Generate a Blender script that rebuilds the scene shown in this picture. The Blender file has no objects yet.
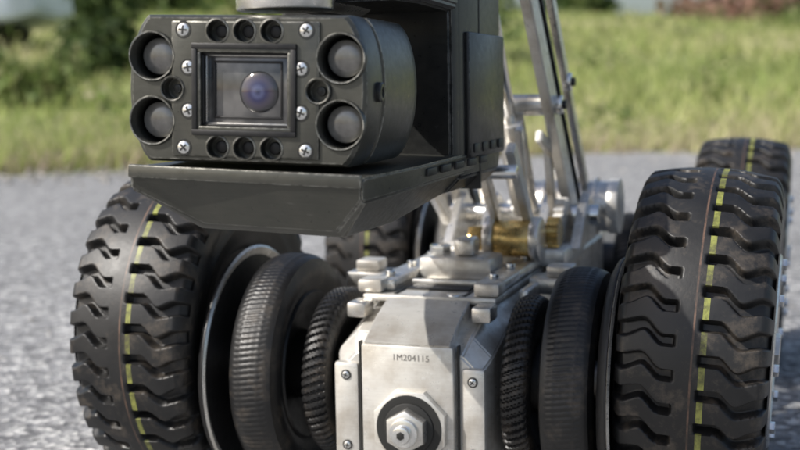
import bpy, bmesh, math, random
import numpy as np
from mathutils import Vector, Matrix, Euler
random.seed(4); rng=np.random.default_rng(4)
sc=bpy.context.scene
sc.view_settings.view_transform='Standard'; sc.view_settings.look='None'; sc.view_settings.exposure=0
rad=math.radians
# ------------------------------------------------------------ materials
def newmat(name):
    m=bpy.data.materials.new(name); m.use_nodes=True
    nt=m.node_tree; b=nt.nodes['Principled BSDF']; return m,nt,b
def N(nt,t,**kw):
    n=nt.nodes.new(t)
    for k,v in kw.items(): setattr(n,k,v)
    return n
def noise(nt,scale,detail=4,rough=.6,vec=None,coord='Object'):
    if vec is None:
        tc=N(nt,'ShaderNodeTexCoord'); vec=tc.outputs[coord]
    n=N(nt,'ShaderNodeTexNoise'); n.inputs['Scale'].default_value=scale
    n.inputs['Detail'].default_value=detail; n.inputs['Roughness'].default_value=rough
    nt.links.new(vec,n.inputs['Vector']); return n
def ramp(nt,src,stops):
    r=N(nt,'ShaderNodeValToRGB'); e=r.color_ramp.elements
    while len(e)<len(stops): e.new(.5)
    for i,(p,c) in enumerate(stops):
        e[i].position=p
        e[i].color=(c,c,c,1) if isinstance(c,(int,float)) else (*c,1)
    nt.links.new(src,r.inputs['Fac']); return r
def mix(nt,fac,a,b,mode='MIX'):
    m=N(nt,'ShaderNodeMixRGB'); m.blend_type=mode
    for i,v in ((0,fac),(1,a),(2,b)):
        if hasattr(v,'is_linked'): nt.links.new(v,m.inputs[i])
        elif isinstance(v,(int,float)): m.inputs[i].default_value=v if i==0 else (v,v,v,1)
        else: m.inputs[i].default_value=(*v,1)
    return m
def bump(nt,b,h,strength,dist):
    bp=N(nt,'ShaderNodeBump'); bp.inputs['Strength'].default_value=strength; bp.inputs['Distance'].default_value=dist
    nt.links.new(h,bp.inputs['Height']); nt.links.new(bp.outputs[0],b.inputs['Normal'])
def edge_mask(nt,radius,lo=.02,hi=.12):
    bv=N(nt,'ShaderNodeBevel'); bv.samples=3; bv.inputs['Radius'].default_value=radius
    g=N(nt,'ShaderNodeNewGeometry')
    d=N(nt,'ShaderNodeVectorMath'); d.operation='DOT_PRODUCT'
    nt.links.new(bv.outputs[0],d.inputs[0]); nt.links.new(g.outputs['Normal'],d.inputs[1])
    return ramp(nt,d.outputs['Value'],[(1-hi,1.0),(1-lo,0.0)])
def metal(name,col,dirt,metallic,rlo,rhi,scale=40,dirtamt=.5,edge=None,bumpd=.0004,scr=.35):
    m,nt,b=newmat(name)
    n1=noise(nt,scale,6,.65); n2=noise(nt,scale*4,5,.7)
    tc=N(nt,'ShaderNodeTexCoord'); mp=N(nt,'ShaderNodeMapping'); mp.inputs['Scale'].default_value=(3,3,60)
    nt.links.new(tc.outputs['Object'],mp.inputs[0]); n3=noise(nt,16,4,.7,mp.outputs[0])
    dr=ramp(nt,n1.outputs[0],[(.42,0.0),(.72,dirtamt)])
    c=mix(nt,dr.outputs[0],col,dirt)
    c2=mix(nt,.3,c.outputs[0],ramp(nt,n3.outputs[0],[(.3,.55),(.7,1.0)]).outputs[0],'MULTIPLY')
    mp2=N(nt,'ShaderNodeMapping'); mp2.inputs['Scale'].default_value=(14,90,9); mp2.inputs['Rotation'].default_value=(.3,.6,.9)
    nt.links.new(tc.outputs['Object'],mp2.inputs[0]); n5=noise(nt,9,3,.8,mp2.outputs[0])
    sc_=ramp(nt,n5.outputs[0],[(.66,0.0),(.70,scr)])
    c3=mix(nt,sc_.outputs[0],c2.outputs[0],tuple(min(1,x*1.9+.03) for x in col))
    out=c3
    if edge is not None:
        em=edge_mask(nt,.0012)
        em2=mix(nt,1.0,em.outputs[0],ramp(nt,n2.outputs[0],[(.41,0.0),(.58,.9)]).outputs[0],'MULTIPLY')
        out=mix(nt,em2.outputs[0],c3.outputs[0],edge)
    nt.links.new(out.outputs[0],b.inputs['Base Color'])
    b.inputs['Metallic'].default_value=metallic
    rr=ramp(nt,n2.outputs[0],[(.3,rlo),(.7,rhi)]); nt.links.new(rr.outputs[0],b.inputs['Roughness'])
    bump(nt,b,n2.outputs[0],.2,bumpd)
    return m
M_dark=metal('anodised_dark',(.092,.092,.080),(.12,.115,.098),.6,.26,.42,60,.5,edge=(.55,.54,.49))
M_block=metal('anodised_black',(.024,.025,.025),(.045,.045,.04),.35,.25,.42,40,.5,edge=(.3,.3,.28))
M_steel=metal('stainless_steel',(.82,.80,.76),(.30,.25,.18),.85,.22,.42,45,.6,edge=(.9,.89,.85))
M_cast=metal('brushed_body_steel',(.80,.78,.73),(.30,.24,.17),.5,.24,.44,34,.75,edge=(.92,.91,.87),scr=.25)
M_chrome=metal('chrome_steel',(.88,.88,.86),(.5,.48,.45),.92,.12,.26,30,.3)
M_brass=metal('brass',(.78,.56,.22),(.30,.19,.08),.85,.2,.36,60,.5)
M_black=metal('black_painted_steel',(.013,.013,.014),(.03,.027,.024),.1,.35,.55,50,.5)
M_stamp=metal('stamp_dark',(.14,.13,.12),(.4,.38,.34),.3,.5,.7,300,.9)  # dark letter colour gives the serial an engraved look
M_hole,_,b=newmat('hole_shadow_metal'); b.inputs['Base Color'].default_value=(.015,.015,.014,1); b.inputs['Roughness'].default_value=.5
def rubber(name,stripe=False,dusty=.5):
    m,nt,b=newmat(name)
    n1=noise(nt,18,6,.7); n2=noise(nt,160,4,.7); n4=noise(nt,48,6,.75)
    base=mix(nt,ramp(nt,n1.outputs[0],[(.35,0.0),(.75,1.0)]).outputs[0],(.009,.009,.0095),(.021,.0205,.020))
    dust=mix(nt,ramp(nt,n4.outputs[0],[(.52,0.0),(.76,dusty)]).outputs[0],base.outputs[0],(.15,.12,.09))
    out=dust
    tc=N(nt,'ShaderNodeTexCoord'); sp=N(nt,'ShaderNodeSeparateXYZ'); nt.links.new(tc.outputs['Object'],sp.inputs[0])
    if stripe:
        def band(lo,hi,rad_min,s0,s1):
            a=N(nt,'ShaderNodeMath',operation='GREATER_THAN'); a.inputs[1].default_value=lo; nt.links.new(sp.outputs[0],a.inputs[0])
            c=N(nt,'ShaderNodeMath',operation='LESS_THAN'); c.inputs[1].default_value=hi; nt.links.new(sp.outputs[0],c.inputs[0])
            k=N(nt,'ShaderNodeMath',operation='MULTIPLY'); nt.links.new(a.outputs[0],k.inputs[0]); nt.links.new(c.outputs[0],k.inputs[1])
            cm=N(nt,'ShaderNodeCombineXYZ'); nt.links.new(sp.outputs[1],cm.inputs[1]); nt.links.new(sp.outputs[2],cm.inputs[2])
            ln=N(nt,'ShaderNodeVectorMath',operation='LENGTH'); nt.links.new(cm.outputs[0],ln.inputs[0])
            g=N(nt,'ShaderNodeMath',operation='GREATER_THAN'); g.inputs[1].default_value=rad_min; nt.links.new(ln.outputs['Value'],g.inputs[0])
            k2=N(nt,'ShaderNodeMath',operation='MULTIPLY'); nt.links.new(k.outputs[0],k2.inputs[0]); nt.links.new(g.outputs[0],k2.inputs[1])
            k3=N(nt,'ShaderNodeMath',operation='MULTIPLY'); nt.links.new(k2.outputs[0],k3.inputs[0])
            nt.links.new(ramp(nt,n4.outputs[0],[(.42,s0),(.60,s1)]).outputs[0],k3.inputs[1]); return k3
        out=mix(nt,band(.0062,.0100,.1235,.70,.10).outputs[0],dust.outputs[0],(.40,.42,.10))
        out=mix(nt,band(.0010,.0022,.1235,.5,.0).outputs[0],out.outputs[0],(.26,.15,.10))
    nt.links.new(out.outputs[0],b.inputs['Base Color'])
    nt.links.new(ramp(nt,n1.outputs[0],[(.3,.36),(.7,.54)]).outputs[0],b.inputs['Roughness'])
    b.inputs['Specular IOR Level'].default_value=.5
    bump(nt,b,n2.outputs[0],.3,.0005)
    return m
M_tyre=rubber('tyre_rubber',True,.6); M_rub=rubber('hub_rubber',False,.5)
M_lamp,nt,b=newmat('lamp_reflector')
n=noise(nt,70,3,.6)
nt.links.new(ramp(nt,n.outputs[0],[(.35,(.17,.162,.15)),(.65,(.34,.33,.31))]).outputs[0],b.inputs['Base Color'])
b.inputs['Metallic'].default_value=.35; b.inputs['Roughness'].default_value=.28; b.inputs['Coat Weight'].default_value=1; b.inputs['Coat Roughness'].default_value=.03
M_win,nt,b=newmat('window_glass_backing')
n=noise(nt,38,3,.6)
nt.links.new(ramp(nt,n.outputs[0],[(.38,(.03,.032,.036)),(.62,(.16,.155,.15))]).outputs[0],b.inputs['Base Color'])  # grey mottling paints the glass reflection into the base colour
b.inputs['Roughness'].default_value=.25; b.inputs['Metallic'].default_value=.3; b.inputs['Coat Weight'].default_value=1; b.inputs['Coat Roughness'].default_value=.03
M_lens,nt,b=newmat('coated_lens')
tc=N(nt,'ShaderNodeTexCoord'); sp=N(nt,'ShaderNodeSeparateXYZ'); nt.links.new(tc.outputs['Object'],sp.inputs[0])
cm=N(nt,'ShaderNodeCombineXYZ'); nt.links.new(sp.outputs[0],cm.inputs[0]); nt.links.new(sp.outputs[2],cm.inputs[2])
ln=N(nt,'ShaderNodeVectorMath',operation='LENGTH'); nt.links.new(cm.outputs[0],ln.inputs[0])
mu=N(nt,'ShaderNodeMath',operation='MULTIPLY'); mu.inputs[1].default_value=90; nt.links.new(ln.outputs['Value'],mu.inputs[0])
nt.links.new(ramp(nt,mu.outputs[0],[(.0,(.02,.025,.07)),(.22,(.07,.08,.17)),(.40,(.025,.025,.08)),(.62,(.06,.05,.075)),(.9,(.05,.05,.052))]).outputs[0],b.inputs['Base Color'])
b.inputs['Roughness'].default_value=.1; b.inputs['Metallic'].default_value=.2; b.inputs['Coat Weight'].default_value=1
# ------------------------------------------------------------ mesh helpers
def empty(name,parent=None,loc=(0,0,0),rot=(0,0,0)):
    o=bpy.data.objects.new(name,None); o.empty_display_size=.05; sc.collection.objects.link(o)
    o.location=loc; o.rotation_euler=rot; o.parent=parent; return o
def obj(name,me,mat=None,parent=None,smooth=False,loc=(0,0,0),rot=(0,0,0)):
    o=bpy.data.objects.new(name,me); sc.collection.objects.link(o); o.parent=parent
    if mat and not me.materials: me.materials.append(mat)
    if smooth: me.polygons.foreach_set('use_smooth',[True]*len(me.polygons))
    o.location=loc; o.rotation_euler=rot; return o
def autosmooth(me,ang=35):
    me.polygons.foreach_set('use_smooth',[True]*len(me.polygons))
    try: me.set_sharp_from_angle(angle=rad(ang))
    except Exception: pass
def box(name,lo,hi,mat,parent,bev=.0015,rot=None,seg=2,loc=None):
    lo=Vector(lo);hi=Vector(hi); c=(lo+hi)/2; s=hi-lo; s=Vector([abs(v) for v in s])
    bm=bmesh.new(); bmesh.ops.create_cube(bm,size=1)
    bmesh.ops.scale(bm,vec=s,verts=bm.verts)
    if bev: bmesh.ops.bevel(bm,geom=bm.edges[:],offset=min(bev,min(s)*.45),segments=seg,affect='EDGES',profile=.5)
    me=bpy.data.meshes.new(name); bm.to_mesh(me); bm.free(); autosmooth(me)
    return obj(name,me,mat,parent,loc=c,rot=rot or (0,0,0))
def bar(name,p,q,w,t,mat,parent,bev=.0012):
    p=Vector(p);q=Vector(q); d=q-p; L=d.length
    bm=bmesh.new(); bmesh.ops.create_cube(bm,size=1); bmesh.ops.scale(bm,vec=(t,w,L),verts=bm.verts)
    bmesh.ops.bevel(bm,geom=bm.edges[:],offset=min(bev,t*.4),segments=2,affect='EDGES')
    me=bpy.data.meshes.new(name); bm.to_mesh(me); bm.free(); autosmooth(me)
    o=obj(name,me,mat,parent,loc=(p+q)/2); z=d.normalized(); x=Vector((1,0,0)); y=z.cross(x).normalized(); x=y.cross(z)
    o.rotation_euler=Matrix((x,y,z)).transposed().to_euler(); return o
def lathe(name,prof,mat,parent,axis='X',seg=64,loc=(0,0,0),rot=(0,0,0),ang=30,fill=False):
    vs=[];fs=[];n=len(prof)
    for i in range(seg):
        a=2*math.pi*i/seg; c,s=math.cos(a),math.sin(a)
        for (h,r) in prof:
            if axis=='X': vs.append((h,r*c,r*s))
            elif axis=='Y': vs.append((r*s,h,r*c))
            else: vs.append((r*c,r*s,h))
    for i in range(seg):
        k=(i+1)%seg
        for j in range(n-1): fs.append((i*n+j,k*n+j,k*n+j+1,i*n+j+1))
    me=bpy.data.meshes.new(name); me.from_pydata(vs,[],fs)
    bm=bmesh.new(); bm.from_mesh(me)
    if fill: bmesh.ops.holes_fill(bm,edges=[e for e in bm.edges if e.is_boundary],sides=0)
    bmesh.ops.recalc_face_normals(bm,faces=bm.faces); bm.to_mesh(me); bm.free(); autosmooth(me,ang)
    return obj(name,me,mat,parent,loc=loc,rot=rot)
def cyl(name,r,h,mat,parent,axis='X',loc=(0,0,0),seg=40,bev=.001,rot=(0,0,0)):
    b=min(bev,r*.4,h*.4)
    return lathe(name,[(-h/2,r-b),(-h/2+b*.3,r-b*.3),(-h/2+b,r),(h/2-b,r),(h/2-b*.3,r-b*.3),(h/2,r-b)],mat,parent,axis,seg,loc,rot,fill=True)
def hexbolt(name,r,h,mat,parent,axis,loc,seg=6):
    return cyl(name,r,h,mat,parent,axis,loc,seg,bev=r*.12)
def screw(name,r,parent,loc):
    e=empty(name,parent,loc,(0,random.uniform(0,1.5),0))
    lathe('head',[(0.001,r*.9),(0,r*.97),(-.0006,r*.9),(-.0011,r*.5),(-.0012,0.0001)],M_chrome,e,'Y',28)
    for k in range(2):
        box('cross_%d'%k,(-r*.62,-.00135-.00002*k,-r*.13),(r*.62,-.00105,r*.13),M_hole,e,0,rot=(0,k*math.pi/2,0))
    lathe('countersink',[(.0002,r*1.02),(-.0004,r*1.1),(-.0004,r*1.22),(.0002,r*1.3)],M_hole,e,'Y',28)
    return e
def prism(name,sections,mat,parent,bev=0,smooth=False,cap=True,ang=30):
    vs=[];fs=[];n=len(sections[0])
    for s in sections: vs+=list(s)
    for k in range(len(sections)-1):
        for i in range(n):
            j=(i+1)%n; fs.append((k*n+i,k*n+j,(k+1)*n+j,(k+1)*n+i))
    fs.append(tuple(range(n))[::-1]); fs.append(tuple((len(sections)-1)*n+i for i in range(n)))
    me=bpy.data.meshes.new(name); me.from_pydata(vs,[],fs)
    bm=bmesh.new(); bm.from_mesh(me); bmesh.ops.recalc_face_normals(bm,faces=bm.faces)
    if bev: bmesh.ops.bevel(bm,geom=[e for e in bm.edges if e.calc_face_angle(0)>.3],offset=bev,segments=2,affect='EDGES')
    bm.to_mesh(me); bm.free(); autosmooth(me,ang)
    return obj(name,me,mat,parent)
def cut(o,cutter):
    md=o.modifiers.new('b','BOOLEAN'); md.object=cutter; md.operation='DIFFERENCE'; md.solver='EXACT'
    bpy.context.view_layer.update()
    dg=bpy.context.evaluated_depsgraph_get()
    me=bpy.data.meshes.new_from_object(o.evaluated_get(dg)); o.modifiers.clear()
    o.data=me; autosmooth(me,32)

# ================================================================ CRAWLER
robot=empty('pipe_inspection_crawler')
AX=.125; LB=.476
sm=lambda t:np.clip(t,0,1)**2*(3-2*np.clip(t,0,1))
def tyre_mesh():
    R=.125;hw=.046;NL=36;ps=32;NT=NL*ps
    prof=[]
    side=[(.70,.058),(.80,.060),(.90,.066),(.97,.073),(1.0,.080),(1.03,.083),(1.03,.086),(1.0,.089),(1.04,.096),(1.05,.103),(1.03,.107)]
    for x,r in side: prof.append((-x*hw,r,0,-1))
    shoulder=[(1.02,.1095,.8),(1.00,.1130,1),(.975,.1163,1),(.94,.1185,1)]
    for x,r,mk in shoulder: prof.append((-x*hw,r,mk,-x))
    for w in np.linspace(-.90,.90,81): prof.append((w*hw,R-.0058*abs(w)**2.2,1,w))
    for x,r,mk in shoulder[::-1]: prof.append((x*hw,r,mk,x))
    for x,r in side[::-1]: prof.append((x*hw,r,0,1))
    P=np.array(prof); n=len(P)
    th=np.arange(NT)*2*math.pi/NT
    T,J=np.meshgrid(th,np.arange(n),indexing='ij')
    x=P[J,0];r=P[J,1];mk=P[J,2];w=P[J,3]; aw=np.abs(w)
    zig=.44*sm((aw-.36)/.28)-.18*sm((aw-.62)/.3)
    ph=(T/(2*math.pi)*NL+np.where(w<0,0,.5)+np.where(w<0,zig,-zig))%1
    half=.145+.08*sm((aw-.55)/.35)
    g=sm((half-np.abs(ph-.5))/.09+.5)
    g*=sm((aw-np.where(w<0,.19,.10))/.04)
    r=r-g*mk*(.0082)
    V=np.stack([x,r*np.cos(T),r*np.sin(T)],-1).reshape(-1,3)
    i=np.arange(NT)[:,None]; j=np.arange(n-1)[None,:]; k=(i+1)%NT
    F=np.stack([i*n+j,k*n+j,k*n+j+1,i*n+j+1],-1).reshape(-1,4)
    me=bpy.data.meshes.new('tyre'); me.from_pydata(V.tolist(),[],F.tolist()); me.update()
    bm=bmesh.new(); bm.from_mesh(me); bmesh.ops.recalc_face_normals(bm,faces=bm.faces); bm.to_mesh(me); bm.free()
    autosmooth(me,65); me.materials.append(M_tyre); return me
TY=tyre_mesh()
def big_wheel(name,x,y,side,camber=0,spin=0):
    e=empty(name,robot,(x,y,AX),(0,rad(camber),0))
    t=obj('tyre',TY,None,e); t.rotation_euler=(spin,0,0)
    s=side
    lathe('rim',[(-s*.030,.062),(-s*.033,.060),(-s*.028,.055),(-s*.004,.052),(s*.004,.045),(s*.010,.028),(s*.022,.026),(s*.024,.01),(s*.024,.0001)],M_steel,e,'X',64)
    lathe('rim_flange',[(s*.036,.064),(s*.0475,.068),(s*.0490,.066),(s*.0490,.058),(s*.044,.052),(s*.038,.040),(s*.038,.0001)],M_steel,e,'X',64)
    lathe('inner_dish',[(-s*.034,.064),(-s*.037,.060),(-s*.026,.040),(-s*.020,.02),(-s*.020,.0001)],M_black,e,'X',64)
    for k in range(8):
        a=k*math.pi/4; hexbolt('bolt_%d'%k,.0042,.006,M_chrome,e,'X',(s*.0495,.061*math.cos(a),.061*math.sin(a)))
    hexbolt('axle_nut',.013,.016,M_steel,e,'X',(s*.044,0,0))
    return e
big_wheel('right_front_wheel',.1965,0,1,3,.05)
big_wheel('left_front_wheel',-.1965,-.012,-1,0,.2)
big_wheel('right_rear_wheel',.1965,LB,1,2,.4)
big_wheel('left_rear_wheel',-.1965,LB,-1,0,.6)
def ribbed(name,x,y,z,R,hw,parent,ribs,inner,depth=.0012,lim=.7,dish=M_black,ring=True):
    e=empty(name,parent,(x,y,z))
    ps=6;NT=ribs*ps
    prof=[(-hw*.7,inner,0),(-hw*.86,inner+.002,0),(-hw*.90,inner+.005,0),(-hw*1.02,R*.76,0),(-hw*1.06,R*.82,0),(-hw*1.04,R*.87,0),(-hw*.97,R*.905,.4)]
    for w in np.linspace(-.92,.92,25): prof.append((w*hw,R-(R*.065)*abs(w)**3,(1 if abs(w)<lim else .0)*(0 if (ring and abs(abs(w)-.38)<.06) else 1)))
    prof+=[(-a_,b_,c_) for a_,b_,c_ in prof[:7][::-1]]
    P=np.array(prof);n=len(P); th=np.arange(NT)*2*math.pi/NT
    T,J=np.meshgrid(th,np.arange(n),indexing='ij'); r=P[J,1]; m=P[J,2]
    ph=(T/(2*math.pi)*ribs+P[J,0]/hw*.6)%1
    r=r-m*depth*(np.abs(ph-.5)<.2)
    V=np.stack([P[J,0],r*np.cos(T),r*np.sin(T)],-1).reshape(-1,3)
    i=np.arange(NT)[:,None]; j=np.arange(n-1)[None,:]; k=(i+1)%NT
    F=np.stack([i*n+j,k*n+j,k*n+j+1,i*n+j+1],-1).reshape(-1,4)
    me=bpy.data.meshes.new(name); me.from_pydata(V.tolist(),[],F.tolist())
    bm=bmesh.new(); bm.from_mesh(me); bmesh.ops.recalc_face_normals(bm,faces=bm.faces); bm.to_mesh(me); bm.free(); autosmooth(me,40)
    obj('rubber',me,M_rub,e)
    for s in (-1,1):
        lathe('dish',[(s*hw*.8,inner+.003),(s*hw*.95,inner+.001),(s*hw*.9,inner-.002),(s*hw*.6,inner*.8),(s*hw*.3,inner*.45),(s*hw*.3,.0001)],dish,e,'X',48)
    return e
for yy,zz,tag in ((-.035,.102,'front'),(LB-.02,.110,'rear')):
    for s,tg in ((-1,'left'),(1,'right')):
        p='%s_%s'%(tg,tag); o=.006
        ribbed(p+'_mid_wheel',s*.111+o,yy,zz,.084 if s<0 else .080,.017,robot,130,.054,.0005,.62)
        ribbed(p+'_small_wheel',s*.072+o+.003,yy-.006,zz-.002,.062,.0095,robot,64,.044,.0024,1.1,ring=False)
        e=empty(p+'_flange',robot,(s*.142+o*.5,yy,zz))
        lathe('disc',[(-.006,.020),(-.006,.080),(-.003,.086),(0,.088),(.001,.088)],M_black,e,'X',72)
        lathe('chrome_edge',[(.0012,.0875),(.0022,.0893),(.0035,.0875),(.002,.084),(.0012,.082)],M_steel,e,'X',96)
        lathe('dish',[(.0012,.082),(-.001,.05),(.004,.03),(.004,.0001)],M_black,e,'X',72)
    cyl(tag+'_axle',.014,.34,M_steel,robot,'X',(0,yy,zz))
    cyl(tag+'_hub_shaft',.026,.20,M_black,robot,'X',(0,yy,zz))
# ---- gearbox
bx=.008
def sec(y,hw,zb,zt,ch):
    return [(bx-hw+ch,y,zb),(bx+hw-ch,y,zb),(bx+hw,y,zb+ch),(bx+hw,y,zt-ch),(bx+hw-ch,y,zt),(bx-hw+ch,y,zt),(bx-hw,y,zt-ch),(bx-hw,y,zb+ch)]
prism('front_gearbox',[sec(-.098,.050,.046,.128,.012),sec(-.086,.056,.036,.140,.014),sec(-.030,.056,.034,.155,.014),sec(.06,.056,.034,.1535,.014)],M_cast,robot,.0012)
box('gearbox_face_plate',(bx-.032,-.106,.052),(bx+.034,-.0965,.136),M_cast,robot,.002)
prism('gearbox_hood',[[(bx-.030,-.1065,.1365),(bx+.032,-.1065,.1365),(bx+.032,-.100,.132),(bx-.030,-.100,.132)],
                      [(bx-.030,-.080,.1500),(bx+.032,-.080,.1500),(bx+.032,-.070,.137),(bx-.030,-.070,.137)],
                      [(bx-.030,-.054,.1590),(bx+.032,-.054,.1590),(bx+.032,-.054,.150),(bx-.030,-.054,.150)]],M_cast,robot,.0008)
box('gearbox_left_cheek',(bx-.0545,-.101,.050),(bx-.036,-.094,.121),M_cast,robot,.003)
box('gearbox_right_cheek',(bx+.0375,-.101,.050),(bx+.0545,-.094,.121),M_cast,robot,.003)
PZ=.080
cyl('drive_port_boss',.0275,.007,M_cast,robot,'Y',(bx+.004,-.1085,PZ),8,.002,rot=(0,rad(22.5),0))
lathe('drive_port_recess',[(-.1122,.0175),(-.1124,.022),(-.1122,.0232)],M_hole,robot,'Y',48,(bx+.004,0,PZ))
cyl('drive_port_socket',.0178,.003,M_hole,robot,'Y',(bx+.004,-.1118,PZ))
hexbolt('drive_nut',.0150,.010,M_steel,robot,'Y',(bx+.004,-.1170,PZ))
cyl('drive_nut_washer',.0100,.003,M_chrome,robot,'Y',(bx+.004,-.1232,PZ))
cyl('drive_bolt',.0062,.006,M_chrome,robot,'Y',(bx+.004,-.1272,PZ))
hexbolt('drive_bolt_socket',.003,.001,M_hole,robot,'Y',(bx+.004,-.1303,PZ))
fc=bpy.data.curves.new('stamp','FONT'); fc.body='1M204115'; fc.size=.0060; fc.extrude=.0001; fc.align_x='CENTER'; fc.space_character=1.05
st=bpy.data.objects.new('stamped_serial',fc); sc.collection.objects.link(st); st.parent=robot; st.location=(bx+.004,-.1061,.1255); st.rotation_euler=(rad(90),0,0); fc.materials.append(M_stamp)
for k,(x,z) in enumerate([(-.045,.112),(-.045,.062),(.046,.112),(.046,.062)]):
    screw('cheek_screw_%d'%k,.0028,robot,(bx+x,-.1015,z))
box('gearbox_lower_lip',(bx-.045,-.097,.030),(bx+.045,-.02,.0335),M_steel,robot,.001)
box('gearbox_seam_left',(bx-.0352,-.1012,.05),(bx-.0342,-.0955,.136),M_hole,robot,0)
box('gearbox_seam_right',(bx+.0352,-.1012,.05),(bx+.0364,-.0955,.136),M_hole,robot,0)
for s in (-1,1): box('hood_bracket',(bx+s*.046-.008,-.075,.147),(bx+s*.046+.006,-.054,.158),M_steel,robot,.002)
cyl('hood_plug',.006,.002,M_chrome,robot,'Z',(bx+.018,-.045,.1605))
# ---- deck
box('chassis_spine',(bx-.045,.062,.06),(bx+.045,LB+.06,.150),M_cast,robot,.004)
box('deck_plate',(bx-.050,-.052,.1555),(bx+.050,.20,.1605),M_cast,robot,.0015)
for s in (-1,1):
    box('deck_rail',(bx+s*.040-.010,-.038,.1608),(bx+s*.040+.010,.30,.1690),M_steel,robot,.002)
    box('deck_rail_groove',(bx+s*.026-.0012,-.048,.1602),(bx+s*.026+.0012,.10,.1612),M_hole,robot,0)
    box('side_skirt',(bx+s*.060-.004,-.01,.112),(bx+s*.060+.004,.33,.160),M_steel,robot,.002)
    box('rail_clamp',(bx+s*.044-.011,-.050,.1610),(bx+s*.044+.008,-.028,.1708),M_cast,robot,.0025)
    box('outrigger',(bx+s*.075-.020,.030,.150),(bx+s*.075+.018,.060,.163),M_steel,robot,.0025)
    box('outrigger_block',(bx+s*.078-.010,.034,.1632),(bx+s*.078+.010,.056,.172),M_cast,robot,.002)
    for k in range(6):
        cyl('rail_screw_%d'%k,.0038,.004,M_chrome,robot,'Z',(bx+s*.040,-.018+k*.052,.1712))
        cyl('rail_screw_hex_%d'%k,.0018,.0006,M_hole,robot,'Z',(bx+s*.040,-.018+k*.052,.1734),6)
box('deck_slot',(bx-.024,-.028,.1607),(bx+.024,.012,.1620),M_hole,robot,.0005)
box('deck_slot_bar',(bx-.026,-.010,.1610),(bx+.026,-.004,.1655),M_steel,robot,.001)
box('deck_cross_block',(bx-.030,.020,.1610),(bx+.028,.062,.178),M_cast,robot,.003)
box('deck_small_block',(bx-.004,.028,.1782),(bx+.012,.050,.192),M_steel,robot,.003)
hexbolt('deck_hex',.0085,.008,M_chrome,robot,'Z',(bx-.018,.040,.182))
cyl('brass_fitting',.015,.034,M_brass,robot,'X',(bx+.030,.085,.186))
cyl('brass_collar',.018,.008,M_steel,robot,'X',(bx+.012,.085,.186))
cyl('brass_collar_outer',.018,.008,M_steel,robot,'X',(bx+.050,.085,.186))
hexbolt('brass_hex',.011,.014,M_brass,robot,'X',(bx+.001,.085,.186))
box('pivot_base',(bx-.045,.10,.1608),(bx+.070,.19,.176),M_cast,robot,.003)
for x in (-.040,-.010,.040,.072):
    prism('pivot_lug',[[(bx+x-.004,.13,.172),(bx+x-.004,.215,.172),(bx+x-.004,.205,.205),(bx+x-.004,.185,.215),(bx+x-.004,.165,.205)],
                       [(bx+x+.004,.13,.172),(bx+x+.004,.215,.172),(bx+x+.004,.205,.205),(bx+x+.004,.185,.215),(bx+x+.004,.165,.205)]],M_steel,robot,.001)
cyl('pivot_pin',.009,.135,M_chrome,robot,'X',(bx+.016,.190,.195))
cyl('winch_motor',.024,.075,M_steel,robot,'X',(bx+.045,.27,.195))
cyl('winch_motor_cap',.026,.010,M_cast,robot,'X',(bx+.085,.27,.195))
for k in range(5): lathe('winch_fin_%d'%k,[(-.001,.024),(-.001,.0275),(.001,.0275),(.001,.024)],M_steel,robot,'X',48,(bx+.02+k*.012,.27,.195))
box('rear_housing',(bx-.05,.24,.151),(bx+.05,.40,.178),M_steel,robot,.004)
box('rear_step',(bx-.03,.31,.1782),(bx+.04,.38,.196),M_cast,robot,.004)
cyl('rear_valve',.013,.03,M_steel,robot,'Z',(bx+.02,.35,.21)); hexbolt('rear_valve_nut',.010,.01,M_brass,robot,'Z',(bx+.02,.35,.230))
def gear(name,r,t,n,loc,mat):
    pts=[]
    for i in range(n):
        for f,rr in ((.0,.88),(.25,.88),(.38,1),(.72,1)):
            a=2*math.pi*(i+f)/n; pts.append((r*rr*math.cos(a),r*rr*math.sin(a)))
    return prism(name,[[(loc[0]-t/2,loc[1]+p,loc[2]+q) for p,q in pts],[(loc[0]+t/2,loc[1]+p,loc[2]+q) for p,q in pts]],mat,robot)
gear('lift_gear',.024,.008,22,(bx+.058,.150,.190),M_steel); gear('lift_pinion',.013,.010,14,(bx+.058,.115,.188),M_brass)
# ---- lifting arm linkage
for x,tag in ((.064,'right'),(-.036,'left')):
    bar('lift_arm_'+tag,(x,.226,.172),(x-.012,.050,.415),.023,.009,M_cast,robot)
    bar('lift_arm_black_edge_'+tag,(x+.001,.243,.180),(x-.011,.067,.423),.006,.010,M_black,robot)
    bar('lift_arm_rear_'+tag,(x+.004,.276,.190),(x-.006,.108,.415),.013,.006,M_steel,robot)
    bar('lift_brace_'+tag,(x-.012,.120,.268),(x-.006,.268,.215),.010,.006,M_steel,robot)
    bar('lift_link_'+tag,(x-.010,.175,.175),(x-.014,.165,.262),.013,.006,M_steel,robot)
    for k,(y,z) in enumerate([(.222,.182),(.14,.293),(.064,.399),(.266,.203),(.185,.312)]):
        xx=x+.0075-.012*max(0,(z-.18)/.22)
        cyl('pivot_bolt_%d'%k,.0080,.007,M_chrome,robot,'X',(xx,y,z),24)
        hexbolt('pivot_hex_%d'%k,.0045,.003,M_black,robot,'X',(xx+.005,y,z))
bar('front_link_right',(.022,.095,.200),(.032,.000,.262),.012,.007,M_steel,robot)
bar('front_link_left',(-.020,.095,.200),(-.020,.000,.262),.012,.007,M_steel,robot)
bar('front_strut_right',(.050,.118,.172),(.046,.045,.262),.013,.007,M_cast,robot)
bar('front_strut_mid',(.036,.150,.172),(.040,.100,.275),.011,.006,M_steel,robot)
cyl('link_rod',.0055,.09,M_chrome,robot,'X',(.01,.03,.244))
cyl('arm_cross_tube',.009,.10,M_steel,robot,'X',(.008,.14,.293))
cyl('actuator',.012,.10,M_steel,robot,'Z',(.025,.160,.24),rot=(rad(35),0,0))
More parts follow.
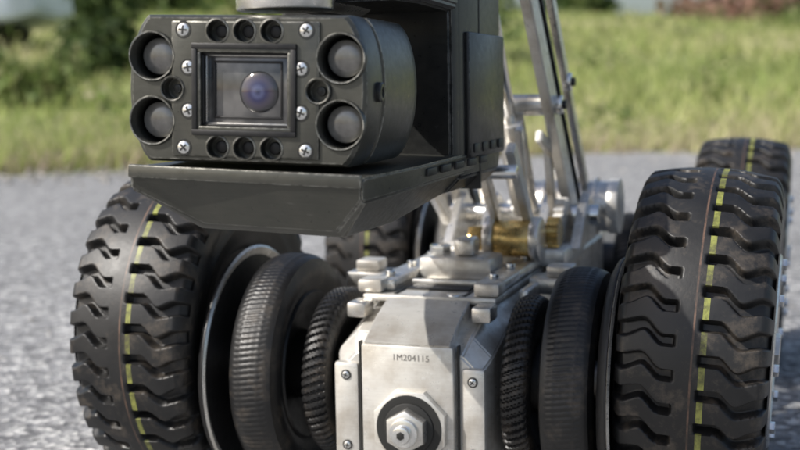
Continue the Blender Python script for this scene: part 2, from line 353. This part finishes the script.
cyl('actuator_rod',.006,.12,M_chrome,robot,'Z',(.025,.098,.328),rot=(rad(35),0,0))
# ---- camera mount
mount=empty('camera_mount',robot)
def rrect(x0,x1,z0,z1,c,y): return [(x0+c,y,z0),(x1-c,y,z0),(x1,y,z0+c),(x1,y,z1-c),(x1-c,y,z1),(x0+c,y,z1),(x0,y,z1-c),(x0,y,z0+c)]
prism('mount_block',[rrect(-.070,.046,.245,.420,.010,-.118),rrect(-.074,.050,.240,.424,.010,-.110),rrect(-.074,.050,.240,.424,.010,-.01),rrect(-.068,.046,.250,.418,.010,.012)],M_block,mount,.0015)
box('block_side_plate',(.0495,-.098,.262),(.0535,-.004,.345),M_block,mount,.0015)
for k in range(4): box('block_vent_%d'%k,(.0535,-.09+k*.022,.2655),(.0545,-.078+k*.022,.2715),M_hole,mount,.0003)
box('block_clamp',(.0,-.02,.385),(.052,.05,.43),M_steel,mount,.003)
box('block_seam',(-.0745,-.062,.239),(.0505,-.060,.4245),M_hole,mount,0)
prism('upper_yoke',[rrect(-.03,.046,.3585,.372,.004,-.215),rrect(-.045,.050,.3585,.385,.004,-.18),rrect(-.05,.050,.357,.41,.004,-.112)],M_block,mount,.0015)
cyl('swivel_hub',.026,.016,M_steel,mount,'Z',(-.004,-.262,.3595),64); cyl('swivel_knurl',.0285,.005,M_steel,mount,'Z',(-.004,-.262,.3675),48)
cyl('swivel_cap',.019,.014,M_cast,mount,'Z',(-.004,-.262,.378))
cyl('yoke_pin',.012,.10,M_steel,mount,'Y',(-.004,-.20,.366))
# ---- tray
tray=empty('lower_tray',mount,(-.012,-.15,.25),(0,rad(2.2),0))
def tsec(y,w0,w1,zt,zm,zb,wb0,wb1,dy=.004):
    return [(w0,y,zt),(w1,y,zt),(w1,y,zm),(wb1,y+dy,zb),(wb0,y+dy,zb),(w0,y,zm)]
prism('tray_body',[tsec(-.155,-.0655,.0655,.016,.006,-.013,-.030,.046,.016),tsec(-.151,-.0665,.0665,.0175,.005,-.016,-.034,.049,.017),tsec(-.06,-.0665,.0665,.0175,.006,-.017,-.034,.048),tsec(.03,-.0665,.063,.0175,.006,-.010,-.036,.048),tsec(.13,-.0665,.060,.0175,.006,-.004,-.036,.05)],M_dark,tray,.0010)
box('tray_front_lip',(-.066,-.1572,.0120),(.066,-.1540,.0190),M_dark,tray,.001)
for k in range(5): box('tray_notch_%d'%k,(.0655,-.05+k*.03,.0105),(.0675,-.032+k*.03,.0150),M_hole,tray,.0004)
# ---- head
head=empty('camera_head',mount,(-.012,-.297,.3095),(0,rad(2.0),rad(5)))
H=.0385
def outline(sx,y,n=18):
    pts=[]
    for s in (1,-1):
        for i in range(n+1):
            t=1-2*i/n; z=H*math.sin(t*math.pi/2)*s
            wv=.0505+.0155*math.sqrt(max(0,1-(abs(z)/H*.955)**2))
            pts.append((s*wv,y,z))
    return [(x*sx,y,z*min(1.0,sx)) for x,_,z in pts]
hb=prism('head_shell',[outline(.955,0),outline(.985,.0015),outline(1.0,.005),outline(1.0,.028),outline(.985,.0285),outline(.985,.0305),outline(1.015,.031),outline(1.05,.055),outline(1.06,.085),outline(1.03,.100),outline(.95,.108)],M_dark,head,0,ang=25)
panel=box('face_panel',(-.0405,-.0016,-.0352),(.0405,.004,.0352),M_dark,head,.0012)
bm=bmesh.new()
def addcyl(x,z,r,y0,y1,seg=40,r2=None):
    m=Matrix.Translation((x,(y0+y1)/2,z))@Matrix.Rotation(rad(-90),4,'X')
    bmesh.ops.create_cone(bm,cap_ends=True,segments=seg,radius1=r,radius2=r2 or r,depth=abs(y1-y0),matrix=m)
LX,LZ=.0515,.0168
for sx in (-1,1):
    for sz in (-1,1): addcyl(sx*LX,sz*LZ,.0122,-.010,.0145,56)
    addcyl(sx*.0395-.0002,0,.0056,-.010,.006)
for sz in (-1,1):
    for k in (-1,0,1): addcyl(k*.0148,sz*.0300,.0056,-.010,.006)
mt=Matrix.Translation((0,-.001,0))@Matrix.Diagonal((.053,.018,.0435,1)); bmesh.ops.create_cube(bm,size=1,matrix=mt)
me=bpy.data.meshes.new('cut'); bm.to_mesh(me); bm.free(); cutter=obj('cutter',me,None,head)
me.materials.append(M_dark)
cut(hb,cutter); cut(panel,cutter)
bpy.data.objects.remove(cutter)
for i,(sx,sz) in enumerate([(-1,1),(1,1),(-1,-1),(1,-1)]):
    e=empty('lamp_%d'%i,head,(sx*LX,0,sz*LZ))
    lathe('bezel',[(.0120,.0121),(-.0012,.0119),(-.0018,.0122),(-.0019,.0127),(-.0010,.0133),(.0010,.0135)],M_dark,e,'Y',56)
    lathe('barrel',[(.0131,.0119),(.0115,.0104),(.0100,.0101),(.0092,.0096)],M_black,e,'Y',48)
    lathe('reflector',[(.0100,.0098),(.0086,.0094),(.0076,.0080),(.0072,.004),(.0071,.0001)],M_lamp,e,'Y',48)
for sx in (-1,1):
    cyl('side_hole_pin',.0024,.003,M_block,head,'Y',(sx*.0397,.0052,0),bev=.0005)
    lathe('side_hole_rim',[(.000,.0057),(-.0022,.0058),(-.0026,.0063),(-.0016,.0070)],M_dark,head,'Y',32,(sx*.0397,0,0))
for sz in (-1,1):
    for k in (-1,0,1):
        lathe('sensor_hole_rim',[(-.0010,.0055),(-.0021,.0058),(-.0019,.0065),(-.0015,.0068)],M_dark,head,'Y',32,(k*.0148,0,sz*.0300))
        cyl('sensor_hole_lens',.0034,.002,M_black,head,'Y',(k*.0148,.0050,sz*.0300),24,.0008)
for i,(x,z) in enumerate([(-.0335,.0305),(.0335,.0305),(-.0308,.0112),(.0308,.0112),(-.0308,-.0112),(.0308,-.0112),(-.0335,-.0305),(.0335,-.0305)]):
    screw('face_screw_%d'%i,.0036,head,(x,-.0014,z))
win=empty('viewing_window',head)
def frame(name,w,h,t,y0,y1,mat):
    for nm,lo,hi in (('t',(-w,y0,h-t),(w,y1,h)),('b',(-w,y0,-h),(w,y1,-h+t)),('l',(-w,y0,-h+t+.00002),(-w+t,y1,h-t-.00002)),('r',(w-t,y0,-h+t+.00002),(w,y1,h-t-.00002))):
        box(name+'_'+nm,lo,hi,mat,win,.0005)
frame('outer_frame',.0285,.0238,.0030,-.0034,-.0010,M_black)
frame('inner_frame',.0260,.0213,.0022,-.0026,.0060,M_dark)
frame('inner_gasket',.0239,.0191,.0012,-.0002,.0064,M_black)
frame('inner_bezel',.0228,.0180,.0007,.0025,.0066,M_steel)
frame('sensor_mask',.0190,.0150,.0012,.0036,.0050,M_black)
box('window_glass',(-.0236,.0045,-.0188),(.0236,.0078,.0188),M_win,win,.0003)
lathe('lens',[(.0045,.0108),(.0038,.0100),(.0031,.008),(.0025,.004),(.0023,.0001)],M_lens,win,'Y',48,(.006,0,-.001))
e=empty('side_screw',head,(.0672,.018,0),(0,0,rad(90)))
lathe('socket_head',[(.002,.0052),(-.0012,.0052),(-.0018,.0044),(-.0018,.0030),(-.0002,.0028),(-.0002,.0001)],M_block,e,'Y',28)

# ================================================================ SETTING
A=Vector((-2.65,2.98)); D=Vector((.869,.495)).normalized(); Nn=Vector((-D.y,D.x))
def ea(x,y):
    return (x-A.x)*Nn.x+(y-A.y)*Nn.y,(x-A.x)*D.x+(y-A.y)*D.y
def xy(e,a): return A.x+Nn.x*e+D.x*a, A.y+Nn.y*e+D.y*a
def hgt(e,a):
    e=np.asarray(e,float);a=np.asarray(a,float)
    t=np.clip(e/26,0,1); crest=2.2-.45*np.clip((a-8)/22,0,1)
    h=np.where(e>0,crest*(t**.95)*(1.05-.05*t),0)
    return h+np.where(e>0,.05*np.sin(e*1.1+a*.7)*np.sin(a*.9+.5)*np.clip(e/2,0,1)*np.clip((300-e)/300,0,1),0)
def grid(name,es,as_,hf,mat):
    E,Aa=np.meshgrid(es,as_,indexing='ij'); X,Y=xy(E,Aa); Z=hf(E,Aa)
    V=np.stack([X,Y,Z],-1).reshape(-1,3); n=len(as_)
    i=np.arange(len(es)-1)[:,None]; j=np.arange(n-1)[None,:]
    F=np.stack([i*n+j,i*n+j+1,(i+1)*n+j+1,(i+1)*n+j],-1).reshape(-1,4)
    me=bpy.data.meshes.new(name); me.from_pydata(V.tolist(),[],F.tolist())
    bm=bmesh.new(); bm.from_mesh(me); bmesh.ops.recalc_face_normals(bm,faces=bm.faces)
    if sum(f.normal.z for f in bm.faces)<0: bmesh.ops.reverse_faces(bm,faces=bm.faces)
    bm.to_mesh(me); bm.free()
    return obj(name,me,mat,None,smooth=True)
es=np.concatenate([-np.geomspace(500,.5,14),[0],np.linspace(.15,30,120),np.geomspace(31,600,16)])
aa=np.concatenate([-np.geomspace(600,13,14),np.linspace(-12,32,120),np.geomspace(33,600,14)])
M_soil,nt,b=newmat('dry_grass_soil')
n1=noise(nt,.9,6,.7); n2=noise(nt,9,5,.7); n3=noise(nt,60,4,.7)
c1=ramp(nt,n1.outputs[0],[(.35,(.27,.32,.11)),(.55,(.38,.40,.18)),(.7,(.50,.44,.28))])
c2=mix(nt,.5,c1.outputs[0],ramp(nt,n2.outputs[0],[(.3,(.5,.55,.45)),(.7,(1,1,1))]).outputs[0],'MULTIPLY')
c3=mix(nt,.4,c2.outputs[0],ramp(nt,n3.outputs[0],[(.3,.4),(.7,1.0)]).outputs[0],'MULTIPLY')
nt.links.new(c3.outputs[0],b.inputs['Base Color']); b.inputs['Roughness'].default_value=.95; b.inputs['Specular IOR Level'].default_value=.1
bump(nt,b,n3.outputs[0],.6,.03)
grid('ground',es,aa,hgt,M_soil)
M_asp,nt,b=newmat('asphalt')
v=N(nt,'ShaderNodeTexVoronoi'); tc=N(nt,'ShaderNodeTexCoord'); nt.links.new(tc.outputs['Object'],v.inputs['Vector']); v.inputs['Scale'].default_value=120
sepc=N(nt,'ShaderNodeSeparateColor'); nt.links.new(v.outputs['Color'],sepc.inputs[0])
ag=ramp(nt,sepc.outputs[0],[(.0,(.15,.15,.155)),(.5,(.31,.31,.315)),(.85,(.46,.46,.45)),(1,(.68,.67,.65))])
n1=noise(nt,1.6,6,.7); n2=noise(nt,30,6,.75)
c=mix(nt,.8,ag.outputs[0],ramp(nt,n1.outputs[0],[(.3,.70),(.7,1.05)]).outputs[0],'MULTIPLY')
c=mix(nt,.6,c.outputs[0],ramp(nt,n2.outputs[0],[(.35,.45),(.6,1.1)]).outputs[0],'MULTIPLY')
nt.links.new(c.outputs[0],b.inputs['Base Color']); b.inputs['Roughness'].default_value=.85; b.inputs['Specular IOR Level'].default_value=.3
ad=N(nt,'ShaderNodeMath',operation='ADD'); nt.links.new(v.outputs['Distance'],ad.inputs[0]); nt.links.new(n2.outputs[0],ad.inputs[1])
bump(nt,b,ad.outputs[0],.7,.005)
aR=np.concatenate([-np.geomspace(400,13,12),np.linspace(-12,32,500),np.geomspace(33,400,12)])
rg=np.zeros(len(aR)); 
for f,am in ((.7,.10),(2.3,.05),(6.1,.03),(17,.015),(37,.008)): rg+=am*np.sin(aR*f+rng.uniform(0,6))
V=[];F=[]
rows=[-400,-60,-20,-8,-3,-1,None]
for r_ in rows:
    for k,a_ in enumerate(aR):
        e_=rg[k] if r_ is None else r_
        x,y=xy(e_,a_); V.append((x,y,.004+ (max(0,float(hgt(e_,a_)))*1.02 if e_>0 else 0)))
n=len(aR)
for i in range(len(rows)-1):
    for j in range(n-1): F.append((i*n+j,(i+1)*n+j,(i+1)*n+j+1,i*n+j+1))
me=bpy.data.meshes.new('road'); me.from_pydata(V,[],F); me.update()
if me.polygons[0].normal.z<0: me.flip_normals()
obj('asphalt_road',me,M_asp)
def stones(name,n,fn,mat):
    base=[(1,0,0),(-1,0,0),(0,1,0),(0,-1,0),(0,0,1),(0,0,-1)]; bf=[(0,2,4),(2,1,4),(1,3,4),(3,0,4),(2,0,5),(1,2,5),(3,1,5),(0,3,5)]
    V=[];F=[]
    for i in range(n):
        x,y,z,s=fn(); o=len(V); r=random.random()*6
        for p in base:
            q=Vector(p)*s*random.uniform(.6,1.2); q.rotate(Euler((r,r*2,r*3))); V.append((x+q.x,y+q.y,z+q.z*.6))
        F+=[tuple(o+k for k in f) for f in bf]
    me=bpy.data.meshes.new(name); me.from_pydata(V,[],F); return obj(name,me,mat)
M_st,nt,b=newmat('gravel_stone'); nn=noise(nt,14,3); nt.links.new(ramp(nt,nn.outputs[0],[(.3,(.22,.21,.20)),(.7,(.5,.47,.42))]).outputs[0],b.inputs['Base Color']); b.inputs['Roughness'].default_value=.9
def gv():
    if random.random()<.6:
        e=random.gauss(-.05,.25); a=random.uniform(-5,16); s=random.uniform(.006,.02)
    else:
        e=random.uniform(-5.5,0); a=random.uniform(-3,9); s=random.uniform(.0015,.0045)
    x,y=xy(e,a); return x,y,.004+float(hgt(e,a))+s*.3,s
stones('gravel',8000,gv,M_st)
M_leaf,nt,b=newmat('dry_leaf'); b.inputs['Base Color'].default_value=(.40,.24,.11,1); b.inputs['Roughness'].default_value=.8
bm=bmesh.new()
for i in range(14):
    x=random.uniform(-.5,.9); y=random.uniform(-.35,.7); 
    if i==0: x,y=-.325,-.03
    s=random.uniform(.004,.009); r=random.uniform(0,6)
    pts=[(1.3,0),(0.4,.55),(-.9,.35),(-1.2,-.1),(-.5,-.5),(.6,-.45)]
    vs=[bm.verts.new((x+s*(p*math.cos(r)-q*math.sin(r)),y+s*(p*math.sin(r)+q*math.cos(r)),.006+s*.5*random.random())) for p,q in pts]
    bm.faces.new(vs)
me=bpy.data.meshes.new('leaves'); bm.to_mesh(me); bm.free(); obj('dry_leaves',me,M_leaf)
def vegmat(name,trans=.4):
    m,nt,b=newmat(name); at=N(nt,'ShaderNodeAttribute'); at.attribute_name='col'
    nt.links.new(at.outputs['Color'],b.inputs['Base Color']); b.inputs['Roughness'].default_value=.6; b.inputs['Specular IOR Level'].default_value=.3
    tr=N(nt,'ShaderNodeBsdfTranslucent'); nt.links.new(at.outputs['Color'],tr.inputs[0])
    ms=N(nt,'ShaderNodeMixShader'); ms.inputs[0].default_value=trans
    out=[x for x in nt.nodes if x.type=='OUTPUT_MATERIAL'][0]
    nt.links.new(b.outputs[0],ms.inputs[1]); nt.links.new(tr.outputs[0],ms.inputs[2]); nt.links.new(ms.outputs[0],out.inputs[0]); return m
M_veg=vegmat('grass_blades'); M_fol=vegmat('leaves')
def raw(name,V,F,C,mat,parent=None):
    V=np.asarray(V,np.float32);F=np.asarray(F,np.int32);k=F.shape[1]
    me=bpy.data.meshes.new(name); me.vertices.add(len(V)); me.vertices.foreach_set('co',V.ravel())
    me.loops.add(F.size); me.loops.foreach_set('vertex_index',F.ravel())
    me.polygons.add(len(F)); me.polygons.foreach_set('loop_start',np.arange(len(F),dtype=np.int32)*k)
    try: me.polygons.foreach_set('loop_total',np.full(len(F),k,np.int32))
    except Exception: pass
    me.update(calc_edges=True); me.validate()
    at=me.attributes.new('col','FLOAT_COLOR','POINT'); C4=np.concatenate([C,np.ones((len(C),1))],1).astype(np.float32); at.data.foreach_set('color',C4.ravel())
    return obj(name,me,mat,parent)
def blades(name,n,e,a,hmin,hmax,pal,width=.006):
    x,y=xy(e,a); z=hgt(e,a)
    h=rng.uniform(hmin,hmax,n)*(1+.5*np.sin(e*1.7+a*1.3)*np.sin(a*.9-e))
    wd=width*rng.uniform(.6,1.6,n)*(1+e*.12)
    an=rng.uniform(0,2*math.pi,n); ln=rng.normal(0,.55,(n,2))*h[:,None]
    dx=np.cos(an)*wd;dy=np.sin(an)*wd
    p0=np.stack([x-dx,y-dy,z-.01],1);p1=np.stack([x+dx,y+dy,z-.01],1);p2=np.stack([x+ln[:,0],y+ln[:,1],z+h],1)
    V=np.stack([p0,p1,p2],1).reshape(-1,3); F=np.arange(3*n).reshape(-1,3)
    pal=np.array(pal); t=.5+.5*np.sin(e*.55+a*.35+1)*np.sin(a*.42-e*.3); idx=np.clip((t*.6+rng.uniform(0,.55,n))*len(pal)*.9,0,len(pal)-1).astype(int)
    c=pal[idx]*rng.uniform(.7,1.25,(n,1)); C=np.repeat(c,3,0); return raw(name,V,F,C,M_veg)
pal=[(.20,.27,.08),(.31,.38,.12),(.42,.46,.17),(.52,.51,.25),(.66,.60,.38)]
n=100000
e=rng.uniform(.0,1,n)**1.5*27+.05; a=rng.uniform(-1,1,n)*(7+e*.9)+4+e*.25
e=np.where(rng.random(n)<.14,np.abs(rng.normal(.3,.35,n))+.05,e)
blades('grass',n,e,a,.04,.15,pal,.0075)
n=18000; e=np.abs(rng.normal(.15,.45,n)); a=rng.uniform(-6,17,n)
blades('dry_verge_grass',n,e,a,.03,.11,[(.66,.56,.45),(.60,.48,.40),(.54,.47,.30)])
def clump(name,parts,leaf,pal,mat=M_fol,parent=None):
    Vs=[];Cs=[]
    pal=np.array(pal)
    for (cx,cy,cz,rx,ry,rz,n) in parts:
        d=rng.normal(size=(n,3)); d/=np.linalg.norm(d,axis=1)[:,None]; r=rng.uniform(.25,1,n)**.6
        sub=rng.integers(0,9,n); off=rng.normal(size=(9,3))*.33
        p=d*r[:,None]*.62+off[sub]; p=p*np.array([rx,ry,rz])+np.array([cx,cy,cz])
        u=rng.normal(size=(n,3));u/=np.linalg.norm(u,axis=1)[:,None]; w=np.cross(u,rng.normal(size=(n,3)));w/=np.linalg.norm(w,axis=1)[:,None]
        s=leaf*rng.uniform(.6,1.5,n)[:,None]
        Vs.append(np.stack([p-u*s,p+w*s*.5,p+u*s,p-w*s*.5],1).reshape(-1,3))
        c=pal[(sub+rng.integers(0,2,n))%len(pal)]*rng.uniform(.7,1.3,(n,1)); Cs.append(np.repeat(c,4,0))
    V=np.concatenate(Vs);C=np.concatenate(Cs); F=np.arange(len(V)).reshape(-1,4)
    return raw(name,V,F,C,mat,parent)
M_bark,nt,b=newmat('bark'); nn=noise(nt,12,5); nt.links.new(ramp(nt,nn.outputs[0],[(.3,(.10,.08,.05)),(.7,(.22,.17,.12))]).outputs[0],b.inputs['Base Color']); b.inputs['Roughness'].default_value=.9
def limb(bm,p,q,r0,r1,seg=7):
    p=Vector(p);q=Vector(q);z=(q-p).normalized();x=z.orthogonal().normalized();y=z.cross(x)
    A_=[bm.verts.new(p+(x*math.cos(t)+y*math.sin(t))*r0) for t in [2*math.pi*i/seg for i in range(seg)]]
    B_=[bm.verts.new(q+(x*math.cos(t)+y*math.sin(t))*r1) for t in [2*math.pi*i/seg for i in range(seg)]]
    for i in range(seg): bm.faces.new((A_[i],A_[(i+1)%seg],B_[(i+1)%seg],B_[i]))
def bush(name,x,y,w,h,pal,leaf=.05,n=2600):
    e_,a_=ea(x,y); z=float(hgt(e_,a_)); par=empty(name,None,(0,0,0)); parts=[]
    bm=bmesh.new()
    for k in range(9):
        t=random.uniform(0,6.28); rr=random.uniform(.1,.75)*w/2; px=x+math.cos(t)*rr;py=y+math.sin(t)*rr; pz=z+h*(random.uniform(.15,.8) if k<6 else .15)
        s=random.uniform(.28,.45); parts.append((px,py,pz,w*s,w*s,h*s*.8,n//9)); limb(bm,(x,y,z-.05),(px,py,pz),.012*h,.005*h)
    me=bpy.data.meshes.new('stems'); bm.to_mesh(me); bm.free(); obj('stems',me,M_bark,par,smooth=True)
    clump('foliage',parts,leaf,pal,parent=par); return par
g1=[(.07,.11,.035),(.11,.16,.05),(.045,.075,.026),(.15,.20,.07)]
g2=[(.18,.25,.07),(.26,.30,.11),(.13,.18,.06),(.34,.34,.17)]
g3=[(.30,.17,.13),(.19,.18,.09),(.40,.26,.21)]
bush('shrub',-4.72,7.0,.6,1.05,g1,.035,3800)
bush('shrub',-4.1,8.6,1.0,1.1,g2,.05,3000)
bush('shrub',-3.3,9.5,1.6,1.2,g2,.06,3000)
bush('shrub',-4.6,5.3,.6,.30,g2,.03,1500)
bush('shrub',-3.9,5.0,.5,.32,g2,.03,1500)
bush('shrub',2.5,13.5,1.8,.7,g2,.06,2200)
bush('shrub',1.6,26.0,3.5,1.0,g3,.10,2500)
bush('shrub',-1.0,25.0,3.0,1.1,g3,.10,2500)
bush('shrub',4.5,28.0,3.0,.7,g3,.10,2200)
bush('shrub',1.2,19.5,2.5,.8,g2,.08,2500)
parts=[]
for k in range(150):
    e_=random.uniform(.4,20); a_=random.uniform(-6-e_*.5,9+e_); x,y=xy(e_,a_); h=random.uniform(.08,.20)*(1+e_*.05); parts.append((x,y,float(hgt(e_,a_))+h*.6,h*1.6,h*1.6,h,90))
clump('weeds',parts,.024,g2+[(.5,.48,.26),(.6,.55,.36)])
parts=[]
for k in range(80):
    a_=random.uniform(-45,15); e_=random.uniform(30,48)
    h=random.uniform(3.5,7)*(1 if a_<9 else .35); x,y=xy(e_,a_); parts.append((x,y,2.0+h*.45,h*.55,h*.55,h*.55,420))
clump('distant_trees',parts,.30,g1+[(.16,.20,.08)])
# parked car
car=empty('parked_car'); 
cx,cy=-8.9,8.9; e_,a_=ea(cx,cy); car.location=(cx,cy,float(hgt(e_,a_))); car.rotation_euler=(0,0,rad(18.8))
M_cp,nt,b=newmat('car_paint'); b.inputs['Base Color'].default_value=(.68,.74,.80,1); b.inputs['Roughness'].default_value=.3; b.inputs['Coat Weight'].default_value=.6
M_cg,nt,b=newmat('car_glass'); b.inputs['Base Color'].default_value=(.05,.08,.11,1); b.inputs['Roughness'].default_value=.08
def cs(x,hw,zb,zt): return [(x,-hw,zb),(x,hw,zb),(x,hw,zt-.12),(x,hw-.1,zt),(x,-hw+.1,zt),(x,-hw,zt-.12)]
prism('body',[cs(-2.1,.70,.38,.78),cs(-1.9,.84,.28,.90),cs(-1.2,.88,.25,.95),(cs(1.0,.88,.25,.95)),cs(1.9,.82,.28,.80),cs(2.12,.68,.36,.68)],M_cp,car,.03)
prism('cabin',[cs(-1.75,.66,.90,1.06),cs(-1.15,.70,.90,1.42),cs(.2,.70,.90,1.46),cs(1.05,.66,.90,1.06)],M_cp,car,.03)
prism('side_windows',[cs(-1.45,.72,.97,1.16),cs(-1.05,.725,.97,1.36),cs(.15,.725,.97,1.38),cs(.75,.72,.97,1.16)],M_cg,car,.01)
for x in (-1.3,1.3):
    for s in (-1,1):
        cyl('wheel',.32,.2,M_rub,car,'Y',(x,s*.80,.32),bev=.04); cyl('hubcap',.18,.02,M_steel,car,'Y',(x,s*.905,.32))
for s in (-1,1): box('headlamp',(2.0,s*.55-.15,.58),(2.1,s*.55+.12,.70),M_lamp,car,.03); box('tail_lamp',(-2.12,s*.6-.1,.6),(-2.0,s*.6+.1,.75),M_brass,car,.03)

# ================================================================ LIGHT + CAMERA
cam_yaw=18.8; pit=6.5; roll=-1.0; a=rad(cam_yaw); p=rad(pit)
Fv=Vector((-math.sin(a)*math.cos(p),math.cos(a)*math.cos(p),-math.sin(p))); Rv=Vector((math.cos(a),math.sin(a),0)); Uv=Rv.cross(Fv)
r=rad(roll); R2=Rv*math.cos(r)+Uv*math.sin(r); U2=-Rv*math.sin(r)+Uv*math.cos(r)
el=rad(42); hz=Vector((-.76,-.65,0)).normalized()
S=Vector((hz.x*math.cos(el),hz.y*math.cos(el),math.sin(el)))
L=bpy.data.lights.new('sun','SUN'); L.energy=5.0; L.angle=rad(.5); L.color=(1,.965,.91)
lo=bpy.data.objects.new('sun',L); sc.collection.objects.link(lo); lo.rotation_euler=S.to_track_quat('Z','Y').to_euler(); lo.location=(0,0,20)
W=bpy.data.worlds.new('World'); sc.world=W; W.use_nodes=True; nt=W.node_tree
sky=nt.nodes.new('ShaderNodeTexSky'); sky.sky_type='NISHITA'; sky.sun_disc=False; sky.sun_elevation=el; sky.sun_rotation=math.atan2(S.x,S.y); sky.dust_density=3.0
nt.links.new(sky.outputs[0],nt.nodes['Background'].inputs[0]); nt.nodes['Background'].inputs[1].default_value=.14
cd=bpy.data.cameras.new('Camera'); cam=bpy.data.objects.new('Camera',cd); sc.collection.objects.link(cam)
M3=Matrix((R2,U2,-Fv)).transposed().to_4x4(); cam.matrix_world=Matrix.Translation((.2635,-.862,.309))@M3
cd.sensor_width=36; cd.lens=54; cd.clip_start=.01; cd.clip_end=2000
cd.dof.use_dof=True; cd.dof.focus_distance=.71; cd.dof.aperture_fstop=8.0
sc.camera=cam
